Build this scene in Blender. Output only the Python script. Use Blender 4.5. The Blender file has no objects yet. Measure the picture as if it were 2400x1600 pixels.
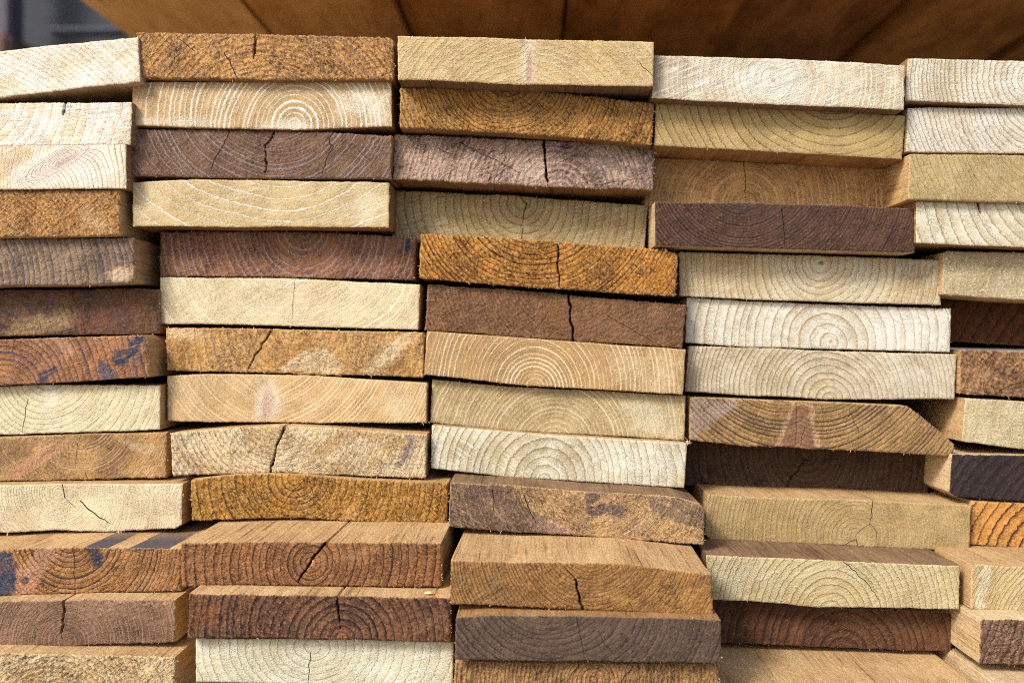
import bpy, math
import numpy as np
from mathutils import Vector

SC = bpy.context.scene
COL = SC.collection

# ------------------------------------------------------------------ camera
CAMZ = 0.36                      # lens height above the ground (m)
D = 0.82                         # lens to the nominal front plane of the pile
VX, VY = 1250.0, 800.0           # foot of the optical axis in the photo
LENS, SENSOR, PXW = 35.0, 36.0, 2400.0
K = SENSOR / LENS / PXW          # metres per photo pixel at one metre

cam_d = bpy.data.cameras.new('camera')
cam = bpy.data.objects.new('camera', cam_d)
COL.objects.link(cam)
cam.location = (0, 0, CAMZ)
cam.rotation_euler = (math.radians(90), 0, 0)
cam_d.lens = LENS
cam_d.sensor_width = SENSOR
cam_d.shift_x = -(VX - 1200) / PXW
cam_d.shift_y = (VY - 800) / PXW
cam_d.clip_start = 0.02
cam_d.clip_end = 400
cam_d.dof.use_dof = True
cam_d.dof.focus_distance = 0.77
cam_d.dof.aperture_fstop = 4.5
SC.camera = cam

# ------------------------------------------------------------------ light
SUN_ELEV, SUN_AZ = math.radians(38), math.radians(-40)   # azimuth from straight behind the camera, minus = left
world = bpy.data.worlds.new('World')
SC.world = world
world.use_nodes = True
wt = world.node_tree
bg = wt.nodes['Background']
sky = wt.nodes.new('ShaderNodeTexSky')
sky.sky_type = 'NISHITA'
sky.sun_disc = False
sky.sun_elevation = SUN_ELEV
sky.sun_rotation = math.radians(180) - SUN_AZ
sky.dust_density = 3.0
sky.air_density = 0.8
sky.ozone_density = 0.8
wt.links.new(sky.outputs[0], bg.inputs[0])
bg.inputs[1].default_value = 0.095

sd = bpy.data.lights.new('sun', 'SUN')
sd.energy = 1.5
sd.angle = math.radians(14)
sd.color = (1.0, 0.97, 0.92)
sun = bpy.data.objects.new('sun', sd)
COL.objects.link(sun)
to_sun = Vector((math.sin(SUN_AZ) * math.cos(SUN_ELEV), -math.cos(SUN_AZ) * math.cos(SUN_ELEV), math.sin(SUN_ELEV)))
sun.rotation_euler = to_sun.to_track_quat('Z', 'Y').to_euler()
sun.location = (-3, -4, 5)

vs = SC.view_settings
vs.view_transform = 'Standard'
vs.look = 'None'
vs.gamma = 1.0
vs.exposure = 1.62
SC.cycles.use_denoising = False
SC.cycles.use_adaptive_sampling = False
SC.cycles.filter_width = 1.0
SC.cycles.max_bounces = 6
SC.cycles.diffuse_bounces = 5

ALB = 0.62                       # photo colour -> base colour


def lin(c, k=ALB):
    out = []
    m = (c[0] + c[1] + c[2]) / 3.0
    for v in c:
        v = (v + (m - v) * .03) / 255.0
        v = v / 12.92 if v <= 0.04045 else ((v + 0.055) / 1.055) ** 2.4
        out.append(v * k)
    return (*out, 1.0)


# ------------------------------------------------------------------ noise in numpy
def vnoise(x, z, sx, sz=None, seed=0):
    sz = sz or sx
    t = np.random.RandomState(seed % 100003).rand(128, 128)
    a, b = x / sx + 31.7, z / sz + 57.3
    i, j = np.floor(a).astype(int), np.floor(b).astype(int)
    fa, fb = a - i, b - j
    fa, fb = fa * fa * (3 - 2 * fa), fb * fb * (3 - 2 * fb)
    i0, i1, j0, j1 = i % 128, (i + 1) % 128, j % 128, (j + 1) % 128
    return ((t[i0, j0] * (1 - fa) + t[i1, j0] * fa) * (1 - fb)
            + (t[i0, j1] * (1 - fa) + t[i1, j1] * fa) * fb)


# ------------------------------------------------------------------ node helpers
class G:
    def __init__(s, tree):
        s.t = tree

    def n(s, kind, **kw):
        nd = s.t.nodes.new(kind)
        for k, v in kw.items():
            setattr(nd, k, v)
        return nd

    def put(s, sock, v):
        if isinstance(v, bpy.types.NodeSocket):
            s.t.links.new(v, sock)
        elif v is not None:
            sock.default_value = v

    def m(s, op, a, b=None, c=None, clamp=False):
        nd = s.n('ShaderNodeMath', operation=op, use_clamp=clamp)
        for k, v in enumerate((a, b, c)):
            if v is not None:
                s.put(nd.inputs[k], v)
        return nd.outputs[0]

    def mix(s, f, a, b, mode='MIX'):
        nd = s.n('ShaderNodeMix', data_type='RGBA', blend_type=mode)
        s.put(nd.inputs[0], f)
        s.put(nd.inputs[6], a)
        s.put(nd.inputs[7], b)
        return nd.outputs[2]

    def rng(s, v, a, b, c=0.0, d=1.0, smooth=False):
        nd = s.n('ShaderNodeMapRange', interpolation_type='SMOOTHSTEP' if smooth else 'LINEAR', clamp=True)
        for k, q in enumerate((v, a, b, c, d)):
            s.put(nd.inputs[k], q)
        return nd.outputs[0]

    def xyz(s, x, y, z):
        nd = s.n('ShaderNodeCombineXYZ')
        for k, q in enumerate((x, y, z)):
            s.put(nd.inputs[k], q)
        return nd.outputs[0]

    def noise(s, vec, scale, detail=2.0, rough=0.5, dist=0.0):
        nd = s.n('ShaderNodeTexNoise', noise_dimensions='3D')
        s.put(nd.inputs['Vector'], vec)
        s.put(nd.inputs['Scale'], scale)
        nd.inputs['Detail'].default_value = detail
        nd.inputs['Roughness'].default_value = rough
        nd.inputs['Distortion'].default_value = dist
        return nd.outputs[0]

    def attr(s, name):
        nd = s.n('ShaderNodeAttribute', attribute_name=name)
        return nd


# ------------------------------------------------------------------ end grain shader group
def end_grain_group():
    ng = bpy.data.node_groups.new('end grain', 'ShaderNodeTree')
    I = ng.interface
    for nm, ty, dv in (('ColA', 'NodeSocketColor', None), ('ColB', 'NodeSocketColor', None),
                       ('ColLine', 'NodeSocketColor', None), ('ColHi', 'NodeSocketColor', None), ('ColRim', 'NodeSocketColor', None),
                       ('LineW', 'NodeSocketFloat', .3), ('LineStr', 'NodeSocketFloat', .7),
                       ('Dash', 'NodeSocketFloat', .4), ('Band', 'NodeSocketFloat', .4),
                       ('Low', 'NodeSocketFloat', 1.2), ('SawCol', 'NodeSocketFloat', .5),
                       ('SawWig', 'NodeSocketFloat', .3), ('SawAng', 'NodeSocketFloat', .4),
                       ('Speck', 'NodeSocketFloat', .3), ('Rough', 'NodeSocketFloat', .4),
                       ('Seed', 'NodeSocketFloat', 0.)):
        so = I.new_socket(name=nm, in_out='INPUT', socket_type=ty)
        if dv is not None:
            so.default_value = dv
    I.new_socket(name='Shader', in_out='OUTPUT', socket_type='NodeSocketShader')
    g = G(ng)
    gi = g.n('NodeGroupInput').outputs
    go = g.n('NodeGroupOutput')
    tc = g.n('ShaderNodeTexCoord').outputs['Object']
    sp = g.n('ShaderNodeSeparateXYZ')
    g.put(sp.inputs[0], tc)
    x = g.m('MULTIPLY', sp.outputs[0], 1000.0)
    y = g.m('MULTIPLY', sp.outputs[1], 1000.0)
    z = g.m('MULTIPLY', sp.outputs[2], 1000.0)
    sy = g.m('ADD', g.m('MULTIPLY', gi['Seed'], 37.7), g.m('MULTIPLY', y, .3))
    p = g.xyz(x, sy, z)
    low = g.noise(p, .035, 3, .55)
    mid = g.noise(p, .22, 2, .5)
    fine = g.noise(p, 1.25, 2, .6)
    ca, sa = g.m('COSINE', gi['SawAng']), g.m('SINE', gi['SawAng'])
    a = g.m('ADD', g.m('MULTIPLY', x, ca), g.m('MULTIPLY', z, sa))
    b = g.m('SUBTRACT', g.m('MULTIPLY', z, ca), g.m('MULTIPLY', x, sa))
    saw = g.noise(g.xyz(g.m('MULTIPLY', a, .05), sy, g.m('MULTIPLY', b, .55)), 1.0, 2, .55)
    fib = g.noise(g.xyz(g.m('MULTIPLY', a, .5), sy, g.m('MULTIPLY', b, 1.45)), 1.0, 3, .65)
    fib2 = g.noise(g.xyz(g.m('MULTIPLY', a, .17), sy, g.m('MULTIPLY', b, .55)), 1.0, 3, .6)
    fmix = g.m('MULTIPLY', gi['Rough'], .62, clamp=True)
    fib = g.m('ADD', g.m('MULTIPLY', fib, g.m('SUBTRACT', 1.0, fmix)), g.m('MULTIPLY', fib2, fmix))
    fib = g.m('MULTIPLY_ADD', g.m('SUBTRACT', fib, .5), 1.5, .5)
    sawc = g.m('SUBTRACT', g.rng(saw, .34, .66), .5)
    ring = g.attr('ring').outputs['Fac']
    r2 = g.m('ADD', ring, g.m('MULTIPLY', sawc, gi['SawWig']))
    r2 = g.m('ADD', r2, g.m('MULTIPLY', g.m('SUBTRACT', mid, .5), .12))
    r2 = g.m('ADD', r2, g.m('MULTIPLY', g.m('SUBTRACT', fine, .5), .16))
    # grain torn along the rings
    rg = g.noise(g.xyz(g.m('MULTIPLY', r2, 2.3), g.m('ADD', sy, g.m('MULTIPLY', x, .10)), g.m('MULTIPLY', z, .10)), 1.0, 2, .6)
    f = g.m('FRACT', r2)
    idn = g.m('FLOOR', r2)
    wn = g.n('ShaderNodeTexWhiteNoise', noise_dimensions='1D')
    g.put(wn.inputs['W'], g.m('ADD', idn, gi['Seed']))
    rnd = wn.outputs[0]
    w = g.m('MULTIPLY', gi['LineW'], g.m('MULTIPLY_ADD', rnd, 1.1, .35))
    up = g.rng(f, g.m('SUBTRACT', .97, w), .95, 0, 1, True)
    dn = g.rng(f, .955, 1.0, 1, 0, True)
    line = g.m('MULTIPLY', up, dn)
    lamt = g.m('MULTIPLY', g.m('MULTIPLY', line, gi['LineStr']), g.m('MULTIPLY_ADD', rnd, .6, .65))
    dash = g.m('SUBTRACT', 1.0, g.m('MULTIPLY', gi['Dash'], g.rng(g.noise(p, .09, 3, .6), .42, .62, 0, .8)))
    lamt = g.m('MULTIPLY', lamt, dash, clamp=True)
    t = g.m('MULTIPLY_ADD', g.m('SUBTRACT', low, .5), gi['Low'], .5)
    t = g.m('ADD', t, g.m('MULTIPLY', g.m('SUBTRACT', f, .5), gi['Band']))
    t = g.m('ADD', t, g.m('MULTIPLY', sawc, gi['SawCol']))
    # rays run out from the heart
    ang = g.attr('ang').outputs['Fac']
    ray = g.noise(g.xyz(g.m('MULTIPLY', ang, 60.0), sy, g.m('MULTIPLY', ring, .22)), 1.0, 2, .6)
    t = g.m('ADD', t, g.m('MULTIPLY', g.m('SUBTRACT', ray, .5), .9))
    t = g.m('ADD', t, g.m('MULTIPLY', g.m('SUBTRACT', rg, .5), g.m('MULTIPLY_ADD', gi['Rough'], 1.6, .25)))
    t = g.m('ADD', t, g.m('MULTIPLY', g.m('SUBTRACT', mid, .5), .5))
    t = g.m('ADD', t, g.m('MULTIPLY', g.m('SUBTRACT', rnd, .5), .22), clamp=True)
    base = g.mix(t, gi['ColA'], gi['ColB'])
    pa = g.attr('patch')
    base = g.mix(pa.outputs['Alpha'], base, pa.outputs['Color'])
    # open pores and painted glints of lit torn fibres, in patches
    rmask = g.rng(g.noise(g.xyz(x, g.m('ADD', sy, 77.0), z), .045, 2, .6), .40, .62, .35, 1.15)
    spk = g.m('MULTIPLY', g.m('MULTIPLY', gi['Speck'], rmask), g.m('SUBTRACT', 1.0, g.m('MULTIPLY', pa.outputs['Alpha'], .55)))
    sp_d = g.m('MULTIPLY', g.rng(fib, .47, .33, 0, 1), spk, clamp=True)
    c = g.mix(sp_d, base, g.mix(1.0, base, (.20, .18, .17, 1), 'MULTIPLY'))
    sp_l = g.m('MULTIPLY', g.rng(fib, .54, .68, 0, 1), spk, clamp=True)
    c = g.mix(sp_l, c, gi['ColRim'])
    # saw strokes leave pale scuffed streaks
    smask = g.rng(g.noise(g.xyz(x, g.m('ADD', sy, 191.0), z), .028, 2, .5), .42, .60, .1, 1.0)
    stk = g.m('MULTIPLY', g.m('MULTIPLY', g.rng(saw, .52, .66), smask), gi['SawCol'], clamp=True)
    c = g.mix(g.m('MULTIPLY', stk, .85), c, gi['ColHi'])
    std = g.m('MULTIPLY', g.m('MULTIPLY', g.rng(saw, .46, .34), smask), g.m('MULTIPLY', gi['SawCol'], .55), clamp=True)
    c = g.mix(std, c, g.mix(1.0, c, (.52, .48, .44, 1), 'MULTIPLY'))
    lamt = g.m('MULTIPLY', lamt, g.m('SUBTRACT', 1.0, g.m('MULTIPLY', pa.outputs['Alpha'], .6)))
    c = g.mix(g.m('MULTIPLY', lamt, 1.02, clamp=True), c, gi['ColLine'])
    fi2 = g.m('MULTIPLY_ADD', g.m('SUBTRACT', fine, .5), .42, 1.0)
    c = g.mix(1.0, c, g.xyz(fi2, fi2, fi2), 'MULTIPLY')
    rim = g.attr('rim').outputs['Fac']
    rim = g.m('MULTIPLY', g.rng(g.m('ADD', rim, g.m('MULTIPLY', g.m('SUBTRACT', fine, .5), 1.6)), .55, 1.0), .75)
    c = g.mix(rim, c, gi['ColRim'])
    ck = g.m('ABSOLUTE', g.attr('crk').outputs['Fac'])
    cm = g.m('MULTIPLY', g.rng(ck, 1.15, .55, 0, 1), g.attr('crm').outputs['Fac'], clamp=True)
    c = g.mix(cm, c, (.012, .008, .006, 1))  # darkness of the crack depth painted into the colour
    h = g.m('MULTIPLY', g.m('ADD', g.m('MULTIPLY', fib, 1.5), rg), g.m('MULTIPLY', gi['Rough'], rmask))
    h = g.m('ADD', h, g.m('MULTIPLY', fine, g.m('MULTIPLY_ADD', gi['Rough'], .5, .12)))
    h = g.m('ADD', h, g.m('MULTIPLY', saw, g.m('MULTIPLY', gi['SawCol'], .25)))
    h = g.m('ADD', h, g.m('MULTIPLY', line, .18))
    h = g.m('SUBTRACT', h, g.m('MULTIPLY', cm, 1.0))
    bp = g.n('ShaderNodeBump')
    bp.inputs['Strength'].default_value = 1.0
    bp.inputs['Distance'].default_value = .002
    g.put(bp.inputs['Height'], h)
    bs = g.n('ShaderNodeBsdfPrincipled')
    bs.inputs['Roughness'].default_value = .82
    bs.inputs['Specular IOR Level'].default_value = .18
    g.put(bs.inputs['Base Color'], c)
    g.put(bs.inputs['Normal'], bp.outputs[0])
    g.put(go.inputs[0], bs.outputs[0])
    return ng


GRAIN = end_grain_group()


def end_material(name, sp, seed):
    m = bpy.data.materials.new(name)
    m.use_nodes = True
    t = m.node_tree
    t.nodes.clear()
    o = t.nodes.new('ShaderNodeOutputMaterial')
    gn = t.nodes.new('ShaderNodeGroup')
    gn.node_tree = GRAIN
    t.links.new(gn.outputs[0], o.inputs[0])
    v = gn.inputs
    up_ = 1.0 + .12 * min(1, max(0, (190 - sum(sp['a']) / 3) / 70))
    v['ColA'].default_value = lin(tuple(q * up_ for q in sp['a']))
    v['ColB'].default_value = lin(tuple(q * up_ for q in sp['b']))
    v['ColLine'].default_value = lin(sp['l'])
    v['ColRim'].default_value = lin(sp.get('rim', tuple(min(250, q * .55 + 105 * w) for q, w in zip(sp['a'], (1.05, .88, .62)))))
    v['ColHi'].default_value = lin(tuple(min(252, q + (250 - q) * .42 * min(1, (sum(sp['a']) / 600.0) ** 1.6)) for q in sp['a']))
    v['LineW'].default_value = sp.get('lw', .32) * 1.2
    v['LineStr'].default_value = sp.get('ls', .75)
    v['Dash'].default_value = sp.get('dash', .45)
    v['Band'].default_value = sp.get('band', .45) * 1.9
    v['Low'].default_value = sp.get('low', 1.8) * 1.4
    ang, sc, sw = sp.get('saw', (20, .5, .25))
    v['SawAng'].default_value = math.radians(ang)
    v['SawCol'].default_value = sc * 1.5
    v['SawWig'].default_value = sw * .7
    v['Speck'].default_value = sp.get('sk', .14 + sp.get('ro', .3) * .78)
    v['Rough'].default_value = .15 + sp.get('ro', .3) * .9
    v['Seed'].default_value = seed * 1.37
    return m


def side_material(name, ca, cb, cd, spec=.15, big=0.0):
    """long faces of a sawn board: grain along y, slanting saw strokes across it"""
    m = bpy.data.materials.new(name)
    m.use_nodes = True
    t = m.node_tree
    g = G(t)
    bs = t.nodes['Principled BSDF']
    tc = g.n('ShaderNodeTexCoord').outputs['Object']
    oi = g.n('ShaderNodeObjectInfo').outputs['Random']
    sp = g.n('ShaderNodeSeparateXYZ')
    g.put(sp.inputs[0], tc)
    x, y, z = (g.m('MULTIPLY', q, 1000.0) for q in sp.outputs)
    off = g.m('MULTIPLY', oi, 900.0)
    grain = g.noise(g.xyz(g.m('ADD', x, off), g.m('MULTIPLY', y, .04), z), .30, 4, .65)
    fine = g.noise(g.xyz(g.m('ADD', x, off), g.m('MULTIPLY', y, .22), z), .8, 3, .65)
    # saw strokes run askew to the grain
    u = g.m('ADD', g.m('ADD', x, z), g.m('MULTIPLY', y, .9))
    stroke = g.noise(g.xyz(g.m('MULTIPLY', u, .35), g.m('MULTIPLY', g.m('SUBTRACT', y, x), .05), off), 1.0, 3, .6)
    strk = g.noise(g.xyz(g.m('MULTIPLY', g.m('ADD', x, off), .55), g.m('MULTIPLY', y, .012), g.m('MULTIPLY', z, .55)), 1.0, 3, .6)
    blot = g.noise(g.xyz(x, g.m('ADD', off, g.m('MULTIPLY', y, .4)), z), .03, 3, .6)
    dark = g.m('MULTIPLY', g.m('MULTIPLY', g.rng(strk, .54, .68), g.rng(blot, .40, .60, .2, 1.0)), .8)
    tt = g.m('ADD', g.m('MULTIPLY_ADD', g.m('SUBTRACT', grain, .5), 1.5, .5), g.m('ADD', g.m('MULTIPLY', g.m('SUBTRACT', stroke, .5), 1.1), g.m('MULTIPLY', g.m('SUBTRACT', blot, .5), 1.6)), clamp=True)
    if big:
        bl2 = g.noise(g.xyz(g.m('ADD', x, off), g.m('MULTIPLY', y, .25), z), .012, 4, .6)
        tt = g.m('ADD', tt, g.m('MULTIPLY', g.m('SUBTRACT', bl2, .5), 3.2 * big), clamp=True)
    c = g.mix(tt, lin(ca), lin(cb))
    c = g.mix(dark, c, lin(cd))
    pa = g.attr('patch')
    c = g.mix(pa.outputs['Alpha'], c, pa.outputs['Color'])
    f2 = g.m('MULTIPLY_ADD', g.m('SUBTRACT', fine, .5), 1.2, 1.0)
    c = g.mix(1.0, c, g.xyz(f2, f2, f2), 'MULTIPLY')
    bp = g.n('ShaderNodeBump')
    bp.inputs['Distance'].default_value = .0008
    bp.inputs['Strength'].default_value = .9
    g.put(bp.inputs['Height'], g.m('ADD', g.m('MULTIPLY', stroke, .6), fine))
    bs.inputs['Roughness'].default_value = .85
    bs.inputs['Specular IOR Level'].default_value = spec
    g.put(bs.inputs['Base Color'], c)
    g.put(bs.inputs['Normal'], bp.outputs[0])
    return m


SIDES = {
    't': side_material('sawn tan face', (226, 188, 134), (184, 142, 92), (104, 72, 46)),
    'p': side_material('sawn pale face', (232, 206, 162), (204, 168, 118), (140, 104, 68)),
    'o': side_material('sawn orange face', (192, 146, 94), (146, 102, 58), (88, 58, 34)),
    'b': side_material('sawn brown face', (168, 134, 98), (120, 90, 64), (74, 54, 42)),
}


def tag(o, label=None, cat=None, group=None, kind=None):
    for k, v in (('label', label), ('category', cat), ('group', group), ('kind', kind)):
        if v:
            o[k] = v
    return o


def mesh_from(name, co, quads):
    me = bpy.data.meshes.new(name)
    co = np.asarray(co, dtype=np.float32)
    q = np.asarray(quads, dtype=np.int32)
    me.vertices.add(len(co))
    me.vertices.foreach_set('co', co.ravel())
    me.loops.add(q.size)
    me.loops.foreach_set('vertex_index', q.ravel())
    me.polygons.add(len(q))
    me.polygons.foreach_set('loop_start', np.arange(0, q.size, q.shape[1], dtype=np.int32))
    me.update(calc_edges=True)
    return me


def polyline(pts, t):
    """points at arc-length fractions t along a polyline"""
    p = np.asarray(pts, float)
    s = np.r_[0, np.cumsum(np.hypot(*np.diff(p, axis=0).T))]
    s /= s[-1]
    return np.stack([np.interp(t, s, p[:, 0]), np.interp(t, s, p[:, 1])], -1)


def in_poly(x, y, poly):
    inside = np.zeros(x.shape, bool)
    n = len(poly)
    for i in range(n):
        x0, y0 = poly[i]
        x1, y1 = poly[(i + 1) % n]
        c = ((y0 > y) != (y1 > y)) & (x < (x1 - x0) * (y - y0) / ((y1 - y0) or 1e-9) + x0)
        inside ^= c
    return inside


GRID = 0.0007
NAVY = (44, 58, 82)


def make_plank(idx, sp):
    """sp['top'], sp['bot']: outline of the sawn end in photo pixels, left to right; sp['p']: how far it stands proud"""
    seed = idx * 17 + 5
    rs = np.random.RandomState(seed)
    dep = D - sp['p']
    px = K * dep                                   # metres per photo pixel on this end
    top, bot = sp['top'], sp['bot']
    wpx = top[-1][0] - top[0][0]
    nu = int(wpx * px / GRID) + 1
    nv = int(np.mean([bot[0][1] - top[0][1], bot[-1][1] - top[-1][1], 100]) * px / GRID) + 1
    ue = np.linspace(0, 1, nu)
    T, B = polyline(top, ue), polyline(bot, ue)
    # rough sawn arrises: wander along the edge, fixed along the board
    ro = sp.get('ro', .3)
    clean, rough_ = [], []
    for E, s in ((T, 1), (B, 2)):
        E[:, 1] += (vnoise(E[:, 0], E[:, 0] * 0, 90, seed=seed + s) - .5) * 3.0
        clean.append(E[:, 1].copy())
        E[:, 1] += (vnoise(E[:, 0], E[:, 0] * 0, 14, seed=seed + s + 5) - .5) * (1.4 + 1.8 * ro)
        E[:, 1] += (rs.rand(nu) - .5) * (.7 + 1.7 * ro)
        rough_.append(E[:, 1].copy())
    # checks that run out through the top or bottom face are cut into the outline
    for ck in sp.get('ck', ()):
        w = ck[0]
        if w >= 4 and not isinstance(ck[1], str):
            for (cx, cy), E, sg in ((ck[1], T, 1), (ck[-1], B, -1)):
                near = np.abs(np.interp(cx, E[:, 0], E[:, 1]) - cy)
                if near < 8 and (sg > 0 or sp.get('through')):
                    d = np.abs(E[:, 0] - cx)
                    E[:, 1] += sg * np.clip(1 - d / (w * .42), 0, 1) ** .6 * 16
    V = np.linspace(0, 1, nv)[:, None]
    X = T[None, :, 0] * (1 - V) + B[None, :, 0] * V
    Y = T[None, :, 1] * (1 - V) + B[None, :, 1] * V
    # left and right arrises
    env = np.abs(np.linspace(-1, 1, nu)) ** 8
    X = X + ((vnoise(Y, Y * 0, 10, seed=seed + 9) - .5) * (1.5 + 2 * ro)) * env[None, :]
    # ------------------------------------------------ growth rings
    cx, cy = sp['c']
    ex = sp.get('ex', 1.0)
    r = np.hypot((X - cx) * ex, Y - cy)
    r = r + (vnoise(X, Y, 130, seed=seed + 21) - .5) * 14 + (vnoise(X, Y, 30, seed=seed + 22) - .5) * 1.4
    for (x0, y0, x1, y1, wd, amp) in sp.get('def', ()):
        vx, vy = x1 - x0, y1 - y0
        L2 = vx * vx + vy * vy
        tt = np.clip(((X - x0) * vx + (Y - y0) * vy) / L2, 0, 1)
        dd = np.hypot(X - x0 - tt * vx, Y - y0 - tt * vy)
        r = r + amp * np.exp(-dd / wd)
    r = np.clip(r, 0, None)
    s0, s1 = sp['s']
    rad = [0.0]
    wv = .5
    while rad[-1] < 1900:
        q = min(rad[-1] / 320, 1)
        wv = .62 * wv + .38 * rs.rand()
        rad.append(rad[-1] + (s0 + (s1 - s0) * q) * (.45 + .7 * wv + .4 * rs.rand()))
    ring = np.interp(r, rad, np.arange(len(rad)))
    ang = np.arctan2((X - cx) * ex, Y - cy)
    # ------------------------------------------------ stains, knots, pale patches
    pc = np.zeros(X.shape + (4,))
    knot = np.zeros(X.shape)
    for pt in sp.get('pt', ()):
        kind, col, al, soft = pt[0], pt[1], pt[2], pt[3]
        nz = (vnoise(X, Y, 22, seed=seed + 31) - .5) * 1.0 + (vnoise(X, Y, 6, seed=seed + 32) - .5) * .7
        if not isinstance(pt[4], list):            # ellipse: cx, cy, rx, ry, angle
            ex0, ey0, rx, ry, an = pt[4:9]
            c_, s_ = math.cos(math.radians(an)), math.sin(math.radians(an))
            qx, qy = (X - ex0) * c_ + (Y - ey0) * s_, -(X - ex0) * s_ + (Y - ey0) * c_
            dd = 1 - np.hypot(qx / rx, qy / ry) + nz * soft
            a = np.clip(dd / max(soft, .08) * .9 + .1, 0, 1)
            if len(pt) > 9:                        # a knot with rings of its own
                hk = np.hypot(qx / rx, qy / ry) + nz * .06
                ring = np.where(hk < 1.0, 400 + hk * pt[9], ring)
        else:                                      # polygon with a frayed edge
            poly = pt[4]
            jx, jy = (vnoise(X, Y, 9, seed=seed + 33) - .5) * 14 * soft, (vnoise(X, Y, 9, seed=seed + 34) - .5) * 14 * soft
            a = in_poly(X + jx, Y + jy, poly).astype(float)
            a = (a + np.roll(a, 1, 0) + np.roll(a, -1, 0) + np.roll(a, 1, 1) + np.roll(a, -1, 1)) / 5
            a *= np.clip(.95 + nz * .55, 0, 1)
        if kind == 'k':
            knot = np.maximum(knot, a)
        a = a * al
        lc = np.array(lin(col)[:3])
        na = a + pc[..., 3] * (1 - a)
        pc[..., :3] = (lc * a[..., None] + pc[..., :3] * (pc[..., 3] * (1 - a))[..., None]) / np.maximum(na, 1e-6)[..., None]
        pc[..., 3] = na
    # ------------------------------------------------ relief
    dy = (vnoise(X, Y, 240, 70, seed + 41) - .5) * .0012
    dy = dy + (vnoise(X + Y, Y - X, 7, 3.5, seed + 42) - .5) * .0018 * ro
    dy = dy + (rs.rand(*X.shape) - .5) * .00035 * ro
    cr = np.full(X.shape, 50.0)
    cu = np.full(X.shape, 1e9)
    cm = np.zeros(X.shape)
    cks = list(sp.get('ck', ()))
    for _ in range(int(ro * 2.6) if ro > .4 else 0):
        th = rs.rand() * 6.283
        gx, gy = top[0][0] + wpx * rs.rand(), top[0][1] + 10 + 85 * rs.rand()
        dx_, dy_ = gx - cx, gy - cy
        L_ = max(1.0, math.hypot(dx_, dy_))
        n_ = 14 + 34 * rs.rand()
        cks.append((.9 + .7 * rs.rand(), (gx, gy), (gx + dx_ / L_ * n_ * .5 + rs.randn() * 3, gy + dy_ / L_ * n_ * .5 + rs.randn() * 2), (gx + dx_ / L_ * n_, gy + dy_ / L_ * n_)))
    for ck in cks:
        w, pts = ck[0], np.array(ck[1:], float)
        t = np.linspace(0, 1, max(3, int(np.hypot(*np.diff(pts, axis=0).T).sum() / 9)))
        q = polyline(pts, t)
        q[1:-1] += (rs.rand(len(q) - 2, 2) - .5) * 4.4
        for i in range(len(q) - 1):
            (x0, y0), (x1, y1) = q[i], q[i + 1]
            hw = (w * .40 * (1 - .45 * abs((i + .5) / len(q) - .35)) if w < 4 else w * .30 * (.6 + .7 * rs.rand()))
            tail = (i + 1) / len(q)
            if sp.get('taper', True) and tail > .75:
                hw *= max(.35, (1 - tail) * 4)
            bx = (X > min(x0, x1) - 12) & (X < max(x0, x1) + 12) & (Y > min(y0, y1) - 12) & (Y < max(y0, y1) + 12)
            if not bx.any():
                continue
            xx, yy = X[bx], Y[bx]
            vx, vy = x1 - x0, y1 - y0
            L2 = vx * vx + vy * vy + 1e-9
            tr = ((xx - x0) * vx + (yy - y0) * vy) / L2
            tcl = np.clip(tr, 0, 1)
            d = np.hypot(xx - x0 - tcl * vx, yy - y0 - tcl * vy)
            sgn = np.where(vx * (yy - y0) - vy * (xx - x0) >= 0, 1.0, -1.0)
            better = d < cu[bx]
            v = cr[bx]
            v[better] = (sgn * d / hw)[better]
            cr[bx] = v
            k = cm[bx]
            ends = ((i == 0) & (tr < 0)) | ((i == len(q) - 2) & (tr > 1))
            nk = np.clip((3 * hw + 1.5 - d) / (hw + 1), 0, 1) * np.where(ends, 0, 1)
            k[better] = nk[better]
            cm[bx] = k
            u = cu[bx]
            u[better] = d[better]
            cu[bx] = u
            if w >= 4:
                e = dy[bx]
                e = np.maximum(e, np.clip(1.1 - d / hw, 0, 1) ** .5 * .010)
                dy[bx] = e
    # ------------------------------------------------ rim distance and worn arris
    top_y, bot_y = Y[0][None, :], Y[-1][None, :]
    lft, rgt = X[:, :1], X[:, -1:]
    de = np.minimum(np.minimum(Y - top_y, bot_y - Y), np.minimum(X - lft, rgt - X))
    rimw = sp.get('rw', 4.0)
    rim = np.clip(1 - de / rimw, 0, 1)
    dy = dy + np.clip(1 - de / 2.2, 0, 1) * (.0006 + .0010 * ro * vnoise(X, Y, 8, seed=seed + 51))
    # ------------------------------------------------ to metres, local origin at the middle of the end
    ox, oy = (top[0][0] + top[-1][0]) / 2, (top[0][1] + bot[0][1] + top[-1][1] + bot[-1][1]) / 4
    fx, fz = (X - ox) * px, -(Y - oy) * px
    nf = nu * nv
    front = np.stack([fx, dy, fz], -1).reshape(-1, 3)
    ii = np.arange(nf).reshape(nv, nu)
    fq = np.stack([ii[:-1, :-1], ii[1:, :-1], ii[1:, 1:], ii[:-1, 1:]], -1).reshape(-1, 4)
    # ------------------------------------------------ long faces
    loop = np.r_[ii[0, :], ii[1:-1, -1], ii[-1, ::-1], ii[-2:0:-1, 0]]
    # drop the deep check notches from the depth of the ring that starts the long faces
    ys = [0.0, .004, .03, .12, .4, sp.get('len', 2.6)]
    rings = []
    base = front[loop].copy()
    tc_, bc_ = clean[0] + (T[:, 1] - rough_[0]), clean[1] + (B[:, 1] - rough_[1])
    cx_ = np.r_[T[:, 0], np.linspace(T[-1, 0], B[-1, 0], nv)[1:-1], B[::-1, 0], np.linspace(B[0, 0], T[0, 0], nv)[1:-1]]
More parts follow.
